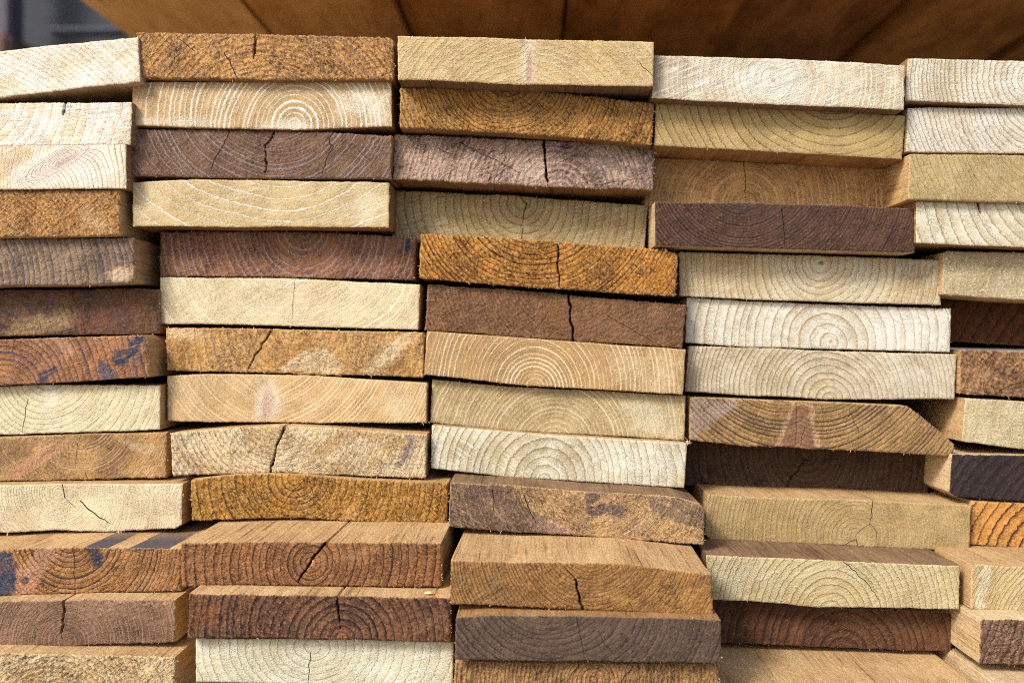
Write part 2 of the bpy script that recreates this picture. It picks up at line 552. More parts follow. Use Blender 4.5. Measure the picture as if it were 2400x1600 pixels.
    cy_ = np.r_[tc_, np.linspace(tc_[-1], bc_[-1], nv)[1:-1], bc_[::-1], np.linspace(bc_[0], tc_[0], nv)[1:-1]]
    base[:, 0], base[:, 2] = (cx_ - ox) * px, -(cy_ - oy) * px
    for k, yy in enumerate(ys):
        q = base.copy()
        if k == 0:
            q = front[loop].copy()
        else:
            q[:, 1] = yy
            q[:, 0] += math.sin(yy * 2 + seed) * .002 * (yy > .03)
            q[:, 2] += (rs.rand() - .5) * .0006
        rings.append(q)
    nl = len(loop)
    side = np.concatenate(rings)
    a = np.arange(nl)
    b = (a + 1) % nl
    sq = []
    for k in range(len(ys) - 1):
        o0, o1 = nf + k * nl, nf + (k + 1) * nl
        sq.append(np.stack([o0 + a, o0 + b, o1 + b, o1 + a], -1))
    sq = np.concatenate(sq)
    # far end: a coarse strip
    o1 = nf + (len(ys) - 1) * nl
    tt = np.arange(nu)
    bt = nu + (nv - 2) + np.arange(nu)[::-1]
    fe = np.stack([o1 + tt[:-1], o1 + bt[:-1], o1 + bt[1:], o1 + tt[1:]], -1)[:, ::-1]
    co = np.concatenate([front, side])
    ns = len(side)
    att_ring = np.r_[ring.ravel(), np.zeros(ns)]
    pcs = np.zeros((ns, 4))
    for (xa, xb, ymax) in sp.get('sidestain', ()):
        sx = side[:, 0] / px + ox
        e = (side[:, 1] < ymax) & (side[:, 2] > 0) & (sx > xa) & (sx < xb)
        pcs[e, :3] = lin(NAVY)[:3]
        pcs[e, 3] = .85

    def build(name, quads, mats, midx):
        used = np.unique(quads)
        remap = np.full(len(co), -1)
        remap[used] = np.arange(len(used))
        me = mesh_from(name, co[used], remap[quads])
        me.polygons.foreach_set('material_index', midx.astype(np.int32))
        me.polygons.foreach_set('use_smooth', np.ones(len(quads), bool))
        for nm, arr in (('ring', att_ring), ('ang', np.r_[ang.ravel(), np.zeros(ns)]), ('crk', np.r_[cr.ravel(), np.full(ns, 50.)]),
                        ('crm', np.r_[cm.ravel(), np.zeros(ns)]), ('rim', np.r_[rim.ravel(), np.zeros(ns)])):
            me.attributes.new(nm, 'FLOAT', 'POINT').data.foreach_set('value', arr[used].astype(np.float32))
        me.attributes.new('patch', 'FLOAT_COLOR', 'POINT').data.foreach_set(
            'color', np.concatenate([pc.reshape(-1, 4), pcs])[used].astype(np.float32).ravel())
        for m in mats:
            me.materials.append(m)
        return me

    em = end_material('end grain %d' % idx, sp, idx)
    smt = SIDES[sp.get('side', 't')]
    kq = (knot.ravel()[fq].mean(1) > .5) if knot.any() else np.zeros(len(fq), bool)
    quads = np.concatenate([fq[~kq], sq, fe])
    midx = np.r_[np.zeros((~kq).sum()), np.ones(len(sq) + len(fe))]
    ob = bpy.data.objects.new('plank', build('plank', quads, (em, smt), midx))
    COL.objects.link(ob)
    ob.location = ((ox - VX) * px, dep, CAMZ - (oy - VY) * px)
    tag(ob, sp['lab'], 'plank', 'sawn planks stacked in the lumber pile')
    if kq.any():
        kn = bpy.data.objects.new('knot', build('knot', fq[kq], (em,), np.zeros(kq.sum())))
        COL.objects.link(kn)
        kn.parent = ob
    # ------------------------------------------------ torn fibres along the arrises
    nfib = int(sp.get('fib', 8 + 34 * ro))
    vv, qq = [], []
    for _ in range(nfib):
        e = rs.choice([0, 1, 1, 0, 2, 3], p=None)
        if e < 2:
            j = rs.randint(2, nu - 2)
            i = 0 if e == 0 else nv - 1
            out = np.array([rs.randn() * .5, -rs.rand() * .9, (1 if e == 0 else -1) * (.3 + rs.rand())])
        else:
            i = rs.randint(2, nv - 2)
            j = 0 if e == 2 else nu - 1
            out = np.array([(-1 if e == 2 else 1) * (.3 + rs.rand()), -rs.rand() * .9, rs.randn() * .5])
        p0 = front[i * nu + j] + np.array([0, .0006, 0])
        L = (.0006 + .0016 * rs.rand() ** 2) * (1 + .6 * ro)
        out = out / np.linalg.norm(out) * L
        tn = np.cross(out, rs.randn(3))
        tn = tn / (np.linalg.norm(tn) + 1e-9) * (.00012 + .00025 * rs.rand())
        k = len(vv)
        md = p0 + out * .55 + np.cross(tn, out) / L * .3
        vv += [p0 - tn, p0 + tn, md + tn * .6, md - tn * .6, p0 + out]
        qq += [(k, k + 1, k + 2), (k, k + 2, k + 3), (k + 3, k + 2, k + 4)]
    for (tx, ty, nn, ll) in sp.get('tuft', ()):
        for _ in range(nn):
            p0 = np.array([(tx - ox + rs.randn() * 5) * px, -.0005, -(ty - oy + rs.randn() * 2) * px])
            out = np.array([rs.randn() * .7, -.3 - rs.rand() * .7, -.2 + rs.randn() * .7])
            L = ll * (.4 + rs.rand())
            out = out / np.linalg.norm(out) * L
            tn = np.cross(out, rs.randn(3))
            tn = tn / (np.linalg.norm(tn) + 1e-9) * (.0002 + .0003 * rs.rand())
            k = len(vv)
            md = p0 + out * .5 + np.cross(tn, out) / L * .8
            vv += [p0 - tn, p0 + tn, md + tn * .7, md - tn * .7, p0 + out]
            qq += [(k, k + 1, k + 2), (k, k + 2, k + 3), (k + 3, k + 2, k + 4)]
    if nfib:
        me = mesh_from('splinters', vv, qq)
        me.materials.append(FIBRE)
        fo = bpy.data.objects.new('splinters', me)
        COL.objects.link(fo)
        fo.parent = ob
        fo['kind'] = 'stuff'
    return ob


def plain(name, col, rough=.85):
    m = bpy.data.materials.new(name)
    m.use_nodes = True
    g = G(m.node_tree)
    bs = m.node_tree.nodes['Principled BSDF']
    tc = g.n('ShaderNodeTexCoord').outputs['Object']
    nz = g.noise(tc, 9.0, 4, .6)
    f2 = g.m('MULTIPLY_ADD', g.m('SUBTRACT', nz, .5), .8, 1.0)
    g.put(bs.inputs['Base Color'], g.mix(1.0, lin(col, 1.0), g.xyz(f2, f2, f2), 'MULTIPLY'))
    bs.inputs['Roughness'].default_value = rough
    return m


FIBRE = plain('torn wood fibre', (205, 172, 120))

# ------------------------------------------------------------------ the planks, column by column, top to bottom
# p proud of the nominal plane (m); c ring centre; s ring spacing near / far from it; a b end colours, l ring line
P = []


def pk(lab, p, top, bot, **k):
    k.update(lab=lab, p=p, top=top, bot=bot)
    P.append(k)


# ---- leftmost column; upper whites raised to stand in for stronger light at left
pk('cream plank at the top left corner, tilted up over a dark wedge gap', .004,
   [(-280, 150), (0, 120), (150, 104), (323, 88)], [(-280, 262), (0, 230), (110, 215), (328, 192)],
   c=(-137, 524), s=(13, 13), a=(252, 248, 234), b=(226, 198, 152), l=(255, 253, 245), lw=.3, ls=.95, dash=.2, ro=.22, band=.5, low=1.4, saw=(40, .3, .15), side='p')  # bounced light under the tilted plank put into its pale side colour
pk('cream plank with a short black slit, under the tilted top left plank', .0,
   [(-290, 246), (0, 242), (309, 240)], [(-290, 346), (0, 342), (306, 340)],
   c=(-90, 200), s=(22, 24), a=(253, 248, 234), b=(236, 208, 162), l=(205, 200, 205), lw=.14, ls=.6, dash=.7, ro=.25, low=2.2, saw=(4, .7, .2),
   ck=[(6, (153, 243), (150, 255), (147, 267))], side='o')
pk('cream plank with a large slanting oval knot in its end', .0,
   [(-300, 332), (0, 332), (295, 333)], [(-300, 446), (0, 443), (295, 442)],
   c=(-330, 400), s=(11, 10), a=(250, 243, 226), b=(232, 206, 160), l=(140, 132, 140), lw=.2, ls=.75, dash=.4, ro=.12, low=1.6, saw=(30, .3, .1),
   pt=[('e', (236, 224, 205), .9, .25, 140, 382, 130, 48, -30), ('k', (222, 202, 184), .8, .3, 135, 378, 84, 22, -30, 7), ('e', (190, 170, 165), .6, .5, 160, 372, 50, 12, -30),
       ('p', (205, 172, 118), .6, .8, [(-20, 336), (60, 336), (80, 360), (10, 420), (-20, 430)])],
   **{'def': [(60, 420, 210, 345, 34, 60)]}, side='o')
pk('rough orange brown plank on the left edge, directly below the knotty cream plank', -.004,
   [(-310, 448), (0, 446), (280, 444)], [(-310, 562), (0, 557), (281, 552)],
   c=(-60, 660), s=(9, 10), a=(196, 145, 82), b=(134, 88, 46), l=(226, 192, 150), lw=.3, ls=.55, dash=.7, ro=.95, low=1.2, saw=(40, .4, .3), side='t',
   pt=[('e', (222, 186, 140), .55, .6, 225, 520, 60, 22, 40)])
pk('grey brown plank with blue grey upright ring lines on the left edge', -.012,
   [(-290, 562), (0, 560), (314, 558)], [(-290, 678), (0, 670), (150, 668), (314, 662)],
   c=(-330, 720), s=(15, 15), a=(146, 122, 98), b=(98, 80, 66), l=(88, 90, 106), lw=.26, ls=.85, dash=.3, ro=.6, low=1.8, saw=(30, .3, .2), side='t', rw=3,
   pt=[('e', (226, 192, 155), .85, .5, 288, 642, 38, 20, -10)])
pk('dark brown plank with a cream smear and blue grey ring lines, left edge', -.033,
   [(-230, 683), (0, 680), (372, 677)], [(-230, 796), (0, 788), (372, 780)],
   c=(-10, 800), s=(15, 16), a=(112, 78, 54), b=(70, 48, 36), l=(92, 98, 114), lw=.26, ls=.85, dash=.3, ro=.6, low=2.0, side='o',
   pt=[('e', (186, 155, 112), .75, .6, 90, 762, 90, 26, -12), ('e', (140, 88, 58), .6, .6, 270, 740, 90, 40, 0), ('e', (62, 60, 66), .5, .7, 285, 745, 40, 30, 0)])
pk('orange brown plank splashed with dark blue paint near its right end', -.010,
   [(-250, 808), (0, 796), (335, 785), (348, 797)], [(-250, 916), (0, 903), (349, 884)],
   c=(0, 935), s=(15, 14), a=(166, 114, 74), b=(122, 82, 55), l=(84, 84, 98), lw=.34, ls=.85, dash=.3, ro=.6, low=1.6, side='t',
   pt=[('e', (205, 160, 125), .6, .6, 150, 812, 40, 18, 30),
       ('p', (46, 62, 88), .95, 1, [(258, 848), (266, 822), (297, 817), (317, 790), (338, 789), (331, 810), (300, 848), (269, 854)]),
       ('p', (42, 56, 80), .95, 1, [(80, 896), (92, 874), (123, 860), (136, 866), (112, 889), (104, 902)]),
       ('p', (70, 82, 110), .8, 1, [(234, 838), (250, 850), (268, 868), (262, 892), (242, 892), (234, 866)]),
       ('p', (60, 70, 92), .7, 1, [(312, 842), (330, 830), (332, 838), (316, 846)])],
   ck=[(1.6, (34, 795), (30, 812), (28, 826))])
pk('pale cream plank with one long thin crack, below the blue splashed plank', -.020,
   [(-230, 908), (0, 906), (112, 902), (375, 904)], [(-230, 1028), (0, 1018), (168, 1014), (375, 1006)],
   c=(112, 868), s=(15, 15), a=(230, 220, 182), b=(206, 190, 146), l=(176, 154, 112), lw=.2, ls=.6, dash=.5, ro=.12, low=1.6, saw=(35, .5, .25),
   ck=[(2.4, (66, 935), (60, 965), (53, 1014))], pt=[('e', (242, 232, 206), .6, .8, 118, 930, 34, 50, 0)])
pk('fine ringed brown plank crossed by a slanting pinkish knot on the left edge', -.020,
   [(-220, 1032), (0, 1024), (196, 1017), (390, 1014)], [(-220, 1142), (0, 1128), (389, 1118)],
   c=(182, 975), s=(6.5, 6.5), a=(182, 140, 88), b=(118, 86, 54), l=(228, 196, 150), lw=.42, ls=.6, dash=.4, ro=.5, low=2.6, saw=(30, .3, .2),
   pt=[('e', (226, 196, 150), .6, .6, 330, 1048, 60, 16, 12), ('p', (92, 68, 46), .5, 1, [(-20, 1030), (100, 1024), (70, 1070), (-20, 1100)]),
       ('k', (204, 152, 112), .9, .22, 92, 1074, 96, 17, -33), ('e', (165, 110, 88), .6, .4, 122, 1050, 40, 6, -38)],
   **{'def': [(14, 1117, 168, 1030, 16, 26)]}, ck=[(1.5, (189, 1018), (182, 1050), (178, 1096)), (2, (201, 1107), (206, 1122))])
pk('pale yellowish plank with a stepped black crack in its middle, lower left', .0,
   [(-190, 1144), (0, 1137), (140, 1135), (428, 1133)], [(-190, 1254), (0, 1247), (140, 1242), (253, 1245), (410, 1238), (425, 1230)],
   tuft=[(285, 1243, 14, .0035), (20, 1248, 4, .003)], c=(136, 1152), s=(6.5, 6.5), a=(228, 214, 174), b=(204, 180, 136), l=(240, 230, 200), lw=.4, ls=.55, dash=.5, ro=.18, low=1.8, saw=(-28, .4, .2),
   ck=[(3, (146, 1134), (151, 1162), (152, 1166)), (1.5, (152, 1166), (168, 1180), (177, 1188)), (3.4, (188, 1173), (208, 1192), (233, 1212), (264, 1228))],
   pt=[('e', (210, 178, 150), .5, .7, 400, 1180, 40, 34, 0)], **{'def': [(330, 1130, 420, 1190, 40, 30)]})
pk('brown plank with a big blue paint stain and pinkish knot band, lower left', .060,
   [(-190, 1296), (0, 1289), (168, 1282), (422, 1286)], [(-190, 1404), (0, 1397), (80, 1392), (424, 1386)],
   c=(163, 1262), s=(11, 11), a=(178, 126, 74), b=(122, 84, 50), l=(60, 50, 52), lw=.34, ls=.8, dash=.25, ro=.65, low=1.6, sidestain=[(194, 252, .05), (303, 396, .05)],
   pt=[('k', (194, 144, 112), .95, 1, [(33, 1396), (33, 1340), (93, 1286), (140, 1286), (100, 1348), (62, 1395)], 0, 0, 0, 0, 0),
       ('p', (58, 74, 100), .97, .8, [(-190, 1289), (25, 1291), (36, 1323), (37, 1379), (22, 1397), (-190, 1397)]),
       ('p', NAVY, .95, .5, [(52, 1357), (60, 1349), (70, 1356), (66, 1369), (54, 1367)]), ('p', NAVY, .9, .5, [(97, 1366), (103, 1362), (104, 1372), (98, 1373)]),
       ('p', NAVY, .97, .8, [(186, 1279), (236, 1279), (244, 1312), (236, 1332), (222, 1326), (206, 1290)]),
       ('p', NAVY, .9, 1, [(296, 1280), (362, 1280), (356, 1289), (330, 1294), (300, 1288)])],
   ck=[(2, (171, 1283), (174, 1330), (178, 1390))])
pk('purple brown plank with a wide split running down from its top edge, lower left', .080,
   [(-200, 1420), (0, 1411), (200, 1406), (411, 1404)], [(-200, 1520), (0, 1513), (168, 1515), (230, 1509), (411, 1505)],
   c=(158, 1502), s=(7, 6.5), a=(138, 104, 80), b=(92, 67, 52), l=(184, 152, 124), lw=.4, ls=.6, dash=.5, ro=.5, low=2.2,
   ck=[(6, (149, 1404), (148, 1436), (147, 1466), (145, 1494))], pt=[('p', (208, 172, 124), .7, 1, [(240, 1409), (400, 1411), (400, 1414), (250, 1413)])])
pk('rough cream plank at the bottom left corner', .100,
   [(-200, 1530), (0, 1530), (200, 1534), (410, 1539)], [(-200, 1640), (0, 1640), (409, 1645)],
   c=(100, 1720), s=(12, 12), a=(232, 204, 156), b=(190, 150, 98), l=(160, 122, 84), lw=.3, ls=.4, dash=.7, ro=1.0, low=1.8, saw=(35, .4, .3), side='t')
# ---- second column
pk('rough orange brown plank with three cracks, topmost of the second column', .0,
   [(320, 77), (449, 80), (600, 80), (777, 85), (914, 88), (924, 99)], [(327, 181), (640, 188), (923, 187)],
   c=(620, 335), s=(13, 13), a=(200, 150, 88), b=(142, 98, 54), l=(168, 142, 134), lw=.26, ls=.55, dash=.75, ro=1.0, low=1.4, saw=(-38, .3, .3),
   ck=[(2, (412, 82), (440, 106), (463, 132)), (3, (525, 124), (545, 158), (558, 187)), (6, (598, 80), (596, 105), (593, 137)), (1.5, (880, 184), (923, 166))], side='o',
   pt=[('e', (205, 160, 112), .5, .8, 730, 120, 30, 30, 0)])
pk('tan plank with bright white ring lines around a heart at its bottom edge', -.008,
   [(309, 193), (600, 190), (917, 191)], [(310, 294), (600, 303), (691, 304), (918, 295)],
   c=(691, 292), s=(11.5, 13), a=(196, 164, 116), b=(176, 142, 94), l=(250, 244, 226), lw=.34, ls=1.0, dash=.1, ro=.18, low=1.3, saw=(-28, .45, .3), side='o',
   pt=[('e', (238, 230, 208), .75, .8, 860, 250, 90, 50, 20), ('e', (238, 228, 204), .8, .6, 680, 296, 70, 16, 0), ('e', (232, 222, 196), .6, .7, 420, 284, 110, 12, 0)])
pk('dark purple brown plank with three jagged black cracks', -.012,
   [(305, 303), (600, 306), (780, 311), (920, 320)], [(303, 411), (600, 418), (914, 418)],
   c=(640, 205), s=(8, 9), a=(126, 94, 70), b=(86, 62, 48), l=(158, 146, 148), lw=.3, ls=.9, dash=.4, ro=.55, low=1.6, saw=(35, .35, .3), rw=2.5,
   ck=[(3, (540, 304), (525, 342), (508, 368), (488, 411)), (4.5, (642, 307), (631, 335), (622, 342), (624, 382), (620, 417)), (2.8, (782, 312), (772, 323), (781, 348), (765, 370), (761, 393), (749, 416))],
   pt=[('e', (176, 150, 130), .6, .7, 330, 340, 30, 16, 20)], side='o')
pk('pale tan plank with widely spaced white bowl shaped rings', -.014,
   [(310, 427), (380, 423), (449, 421), (600, 422), (912, 428)], [(311, 530), (911, 533)],
   c=(640, 330), s=(25, 25), ex=.62, a=(214, 192, 146), b=(198, 172, 122), l=(250, 244, 222), lw=.09, ls=.9, dash=.15, ro=.15, low=1.0, saw=(8, .35, .15), side='o',
   pt=[('e', (236, 226, 196), .5, .8, 860, 490, 60, 50, 0), ('e', (226, 208, 164), .5, .8, 350, 470, 40, 50, 0)])
pk('reddish brown plank with lilac rings and a small blue stain at its right end', -.040,
   [(375, 545), (640, 543), (760, 546), (973, 556)], [(375, 647), (600, 648), (968, 655)],
   c=(712, 538), s=(15, 15), a=(150, 104, 74), b=(100, 69, 51), l=(176, 152, 154), lw=.24, ls=.95, dash=.3, ro=.7, low=1.6, side='t',
   pt=[('p', NAVY, .95, .6, [(953, 557), (969, 557), (966, 580), (962, 597), (948, 592)])], rw=5)
pk('pale cream plank with close white bowl rings under the reddish brown one', -.038,
   [(375, 650), (693, 653), (984, 668)], [(375, 757), (600, 762), (980, 773)],
   c=(690, 575), s=(13, 13), ex=.85, a=(228, 212, 172), b=(210, 188, 142), l=(244, 236, 208), lw=.3, ls=.8, dash=.25, ro=.12, low=1.4, saw=(32, .4, .25),
   ck=[(1.3, (692, 653), (688, 700), (685, 760))])
pk('tan orange plank with cream patches and a zigzag crack left of its middle', -.030,
   [(389, 768), (600, 770), (994, 779)], [(391, 868), (600, 873), (991, 884)],
   c=(690, 765), s=(17, 17), a=(206, 162, 100), b=(174, 128, 70), l=(150, 132, 140), lw=.2, ls=.55, dash=.55, ro=.75, low=2.0, saw=(-35, .4, .3),
   ck=[(4, (637, 771), (626, 790), (614, 810), (598, 833), (586, 855), (579, 872))],
   pt=[('p', (240, 214, 168), .8, 1, [(640, 868), (700, 830), (760, 812), (800, 850), (790, 878)]), ('e', (240, 216, 172), .8, .6, 905, 832, 80, 24, -40), ('e', (236, 204, 158), .7, .6, 430, 784, 80, 18, 0),
       ('e', (182, 134, 74), .7, .6, 940, 866, 50, 20, 0)])
pk('tan plank with an upright pinkish white knot spike in its middle', -.030,
   [(392, 882), (470, 877), (561, 876), (712, 880), (1001, 896)], [(393, 986), (640, 990), (999, 991)],
   tuft=[(990, 984, 16, .004)], c=(640, 770), s=(8, 8), a=(208, 174, 124), b=(190, 154, 102), l=(246, 228, 192), lw=.3, ls=.75, dash=.35, ro=.15, low=1.6, saw=(-50, .4, .15),
   pt=[('e', (232, 212, 184), .85, .5, 628, 938, 34, 75, 4), ('k', (206, 172, 152), .85, .35, 627, 948, 15, 56, 4), ('e', (222, 200, 160), .5, .8, 930, 950, 60, 40, 0)],
   **{'def': [(630, 884, 623, 990, 26, -44)]})
pk('cream arched plank with a black crack curving down its full height', -.010,
   [(399, 1014), (520, 1004), (660, 996), (800, 1004), (1000, 1018)], [(404, 1115), (500, 1112), (600, 1107), (720, 1110), (997, 1120)],
   c=(655, 950), s=(11, 12), a=(236, 214, 172), b=(206, 170, 116), l=(152, 130, 122), lw=.2, ls=.6, dash=.5, ro=.75, low=2.2, saw=(-40, .4, .3),
   ck=[(6, (668, 997), (651, 1038), (642, 1063), (634, 1106))], through=True, taper=False,
   pt=[('p', (112, 100, 118), .8, 1, [(955, 1020), (975, 1018), (965, 1060), (935, 1095), (925, 1090), (950, 1050)]), ('e', (186, 150, 98), .7, .6, 780, 1040, 90, 18, -35)])
pk('golden brown rough plank sagging between the arched cream plank and a cracked heart plank', .0,
   [(447, 1124), (520, 1116), (600, 1112), (720, 1113), (850, 1124), (1050, 1132)], [(448, 1220), (600, 1215), (700, 1213), (796, 1219), (900, 1226), (1046, 1236)],
   c=(690, 1120), s=(17, 17), a=(186, 136, 62), b=(142, 98, 46), l=(92, 66, 42), lw=.18, ls=.8, dash=.3, ro=1.0, low=1.8, saw=(-40, .3, .25),
   ck=[(2, (729, 1114), (693, 1145), (660, 1185), (652, 1213)), (1.5, (732, 1148), (738, 1190), (740, 1212))],
   pt=[('e', (214, 164, 100), .8, .5, 822, 1204, 26, 18, 20), ('e', (206, 160, 106), .6, .6, 716, 1185, 14, 26, 10), ('e', (196, 138, 52), .6, .8, 640, 1190, 60, 30, 0)])
pk('red brown plank whose round heart is split by a slanting black crack', .085,
   [(424, 1273), (600, 1269), (800, 1271), (1034, 1272)], [(425, 1375), (600, 1372), (1033, 1376)],
   c=(728, 1316), s=(18, 19), a=(152, 104, 64), b=(112, 75, 47), l=(64, 44, 42), lw=.2, ls=.85, dash=.2, ro=.75, low=1.6, saw=(-30, .3, .2),
   ck=[(7, (766, 1269), (748, 1290), (729, 1314), (712, 1340), (694, 1370))],
   pt=[('e', (224, 174, 124), .8, .5, 730, 1318, 13, 13, 0), ('e', (178, 132, 94), .6, .6, 840, 1296, 60, 14, -15)], side='t', rw=4)
pk('dark red brown plank with a heart low on its end and a crack above it', .110,
   [(443, 1391), (600, 1395), (1054, 1401)], [(440, 1495), (600, 1494), (1055, 1504)],
   c=(801, 1494), s=(17, 16), a=(122, 82, 56), b=(84, 57, 43), l=(46, 38, 42), lw=.28, ls=.85, dash=.3, ro=.8, low=1.6, saw=(-40, .3, .2),
   ck=[(5, (792, 1394), (791, 1408), (790, 1432), (795, 1455), (798, 1472))],
   pt=[('e', (150, 112, 84), .6, .7, 1000, 1460, 50, 20, -40), ('e', (170, 110, 66), .6, .6, 801, 1492, 18, 16, 0), ('e', (140, 84, 52), .6, .6, 485, 1440, 50, 40, 0)], side='t', rw=4)
pk('pale greenish cream plank at the bottom of the second column with a thin upright crack', .100,
   [(459, 1496), (700, 1497), (1063, 1504)], [(459, 1597), (640, 1600), (1060, 1607)],
   c=(732, 1514), s=(15, 17), ex=.8, a=(222, 218, 192), b=(204, 194, 160), l=(188, 162, 128), lw=.14, ls=.7, dash=.3, ro=.12, low=1.4, saw=(15, .6, .3),
   ck=[(2.5, (728, 1528), (725, 1560), (722, 1600))])
# ---- third column
pk('tan plank with a pale upright spike knot, topmost of the third column', .018,
   [(932, 84), (1240, 91), (1400, 96), (1533, 99)], [(933, 187), (1240, 198), (1531, 203)],
   c=(1238, 340), s=(13, 14), a=(204, 178, 128), b=(190, 158, 104), l=(228, 218, 186), lw=.24, ls=.7, dash=.4, ro=.18, low=1.4, saw=(2, .5, .2), side='b',
   pt=[('e', (224, 206, 172), .85, .5, 1238, 140, 24, 70, 3), ('k', (190, 152, 132), .85, .4, 1240, 160, 8, 44, 3), ('p', (128, 128, 136), .5, 1, [(1215, 93), (1262, 94), (1258, 100), (1240, 98), (1220, 104)])],
   **{'def': [(1238, 90, 1240, 198, 14, -20)]}, ck=[(1.6, (1500, 147), (1531, 180))])
pk('golden brown rough plank with dark bowl rings, second from the top of the third column', -.005,
   [(938, 204), (1100, 206), (1240, 209), (1357, 223), (1534, 241)], [(937, 299), (1030, 303), (1200, 311), (1400, 327), (1527, 340)],
   c=(1185, 170), s=(12, 12), a=(190, 140, 72), b=(144, 98, 48), l=(86, 56, 32), lw=.24, ls=.7, dash=.35, ro=.95, low=1.6, saw=(-42, .35, .3), side='o',
   ck=[(2, (1099, 292), (1096, 300), (1097, 309))], pt=[('e', (170, 138, 96), .5, .7, 960, 240, 30, 60, 0)])
pk('lilac grey mottled plank with a wide black split from its top edge', -.022,
   [(924, 317), (1100, 322), (1240, 328), (1534, 341)], [(921, 419), (1080, 428), (1240, 436), (1529, 446)],
   c=(1310, 462), s=(13, 13), a=(196, 164, 138), b=(106, 82, 70), l=(150, 134, 146), lw=.26, ls=.7, dash=.4, ro=.85, low=2.8, saw=(30, .4, .4), side='o', sk=.9,
   ck=[(8, (1276, 330), (1275, 348), (1279, 378), (1282, 404), (1284, 436)), (2, (1077, 334), (1150, 370), (1240, 416)), (1.6, (1393, 435), (1460, 424), (1528, 418))],
   pt=[('e', (206, 184, 166), .6, .6, 1240, 400, 50, 30, 0), ('e', (206, 180, 160), .6, .7, 1420, 380, 90, 18, 30), ('p', (84, 66, 62), .55, 1, [(1290, 340), (1340, 338), (1500, 400), (1480, 420), (1380, 370)])])
pk('olive tan plank shaded beneath the lilac plank with a broken crack at its heart', -.058,
   [(920, 447), (1200, 458), (1518, 482)], [(920, 566), (1200, 575), (1510, 592)],
   c=(1226, 474), s=(18, 17), a=(186, 164, 116), b=(158, 134, 90), l=(112, 92, 66), lw=.14, ls=.65, dash=.4, ro=.12, low=1.2, saw=(14, .9, .3),
   ck=[(3, (1220, 459), (1233, 477), (1228, 500), (1221, 530)), (3, (1226, 535), (1222, 562))], pt=[('e', (112, 80, 56), .7, .5, 1234, 477, 5, 5, 0)])
pk('bright orange brown plank with coarse torn grain and a straight crack in its middle', -.022,
   [(986, 548), (1200, 558), (1396, 574), (1555, 587), (1589, 596)], [(982, 652), (1200, 669), (1312, 676), (1584, 695)],
   tuft=[(1560, 588, 8, .003)], c=(1255, 440), s=(11, 11), a=(196, 136, 60), b=(136, 88, 40), l=(62, 40, 24), lw=.28, ls=.8, dash=.3, ro=1.0, low=1.6, saw=(-38, .35, .25), side='b',
   ck=[(4, (1309, 567), (1308, 600), (1309, 640), (1313, 676))], pt=[('e', (222, 150, 62), .7, .6, 1545, 650, 60, 44, -40), ('e', (132, 92, 50), .5, .8, 1420, 630, 70, 40, -20)], rw=6)
pk('dull brown plank with a wide black crack through its full height', -.030,
   [(1003, 668), (1200, 679), (1332, 690), (1410, 698), (1608, 714)], [(996, 772), (1200, 788), (1599, 815)],
   c=(1330, 635), s=(9, 9), a=(134, 96, 66), b=(96, 68, 48), l=(158, 120, 86), lw=.3, ls=.45, dash=.5, ro=.7, low=1.4, saw=(25, .3, .2),
   ck=[(7, (1332, 689), (1337, 717), (1336, 756), (1342, 762), (1343, 800)), (1.6, (1281, 737), (1262, 764), (1242, 790)), (1.6, (1424, 740), (1490, 778), (1551, 812))], through=True, taper=False,
   pt=[('e', (160, 110, 68), .5, .7, 1300, 740, 60, 40, 20)], rw=5)
pk('brown tan plank with crisp white half round rings, middle of the third column', -.026,
   [(1001, 776), (1200, 791), (1607, 819)], [(994, 877), (1240, 903), (1601, 924)],
   c=(1255, 908), s=(9, 9.5), a=(178, 142, 92), b=(156, 120, 76), l=(242, 224, 186), lw=.36, ls=1.0, dash=.1, ro=.15, low=1.2, saw=(-58, .35, .2),
   pt=[('e', (222, 204, 160), .55, .9, 1520, 870, 120, 60, 20)])
pk('greyish tan plank with white half round rings, shaded by the plank above', -.036,
   [(1013, 889), (1200, 906), (1607, 927)], [(1008, 990), (1200, 1009), (1604, 1031)],
   c=(1300, 1045), s=(11, 10), a=(184, 162, 116), b=(152, 128, 84), l=(230, 212, 174), lw=.32, ls=.95, dash=.15, ro=.15, low=1.4, saw=(-54, .5, .25),
   pt=[('e', (222, 212, 178), .7, .8, 1530, 980, 110, 50, 20)])
pk('whitish plank with a few wide half round rings, below two tan ringed planks', -.020,
   [(1012, 996), (1200, 1012), (1610, 1039)], [(1010, 1097), (1200, 1117), (1604, 1142)],
   c=(1275, 1124), s=(19, 19), a=(226, 220, 194), b=(188, 172, 132), l=(174, 146, 108), lw=.14, ls=.75, dash=.25, ro=.12, low=1.8, saw=(-38, .65, .25),
   pt=[('e', (230, 228, 208), .75, .8, 1480, 1080, 130, 50, 0)])
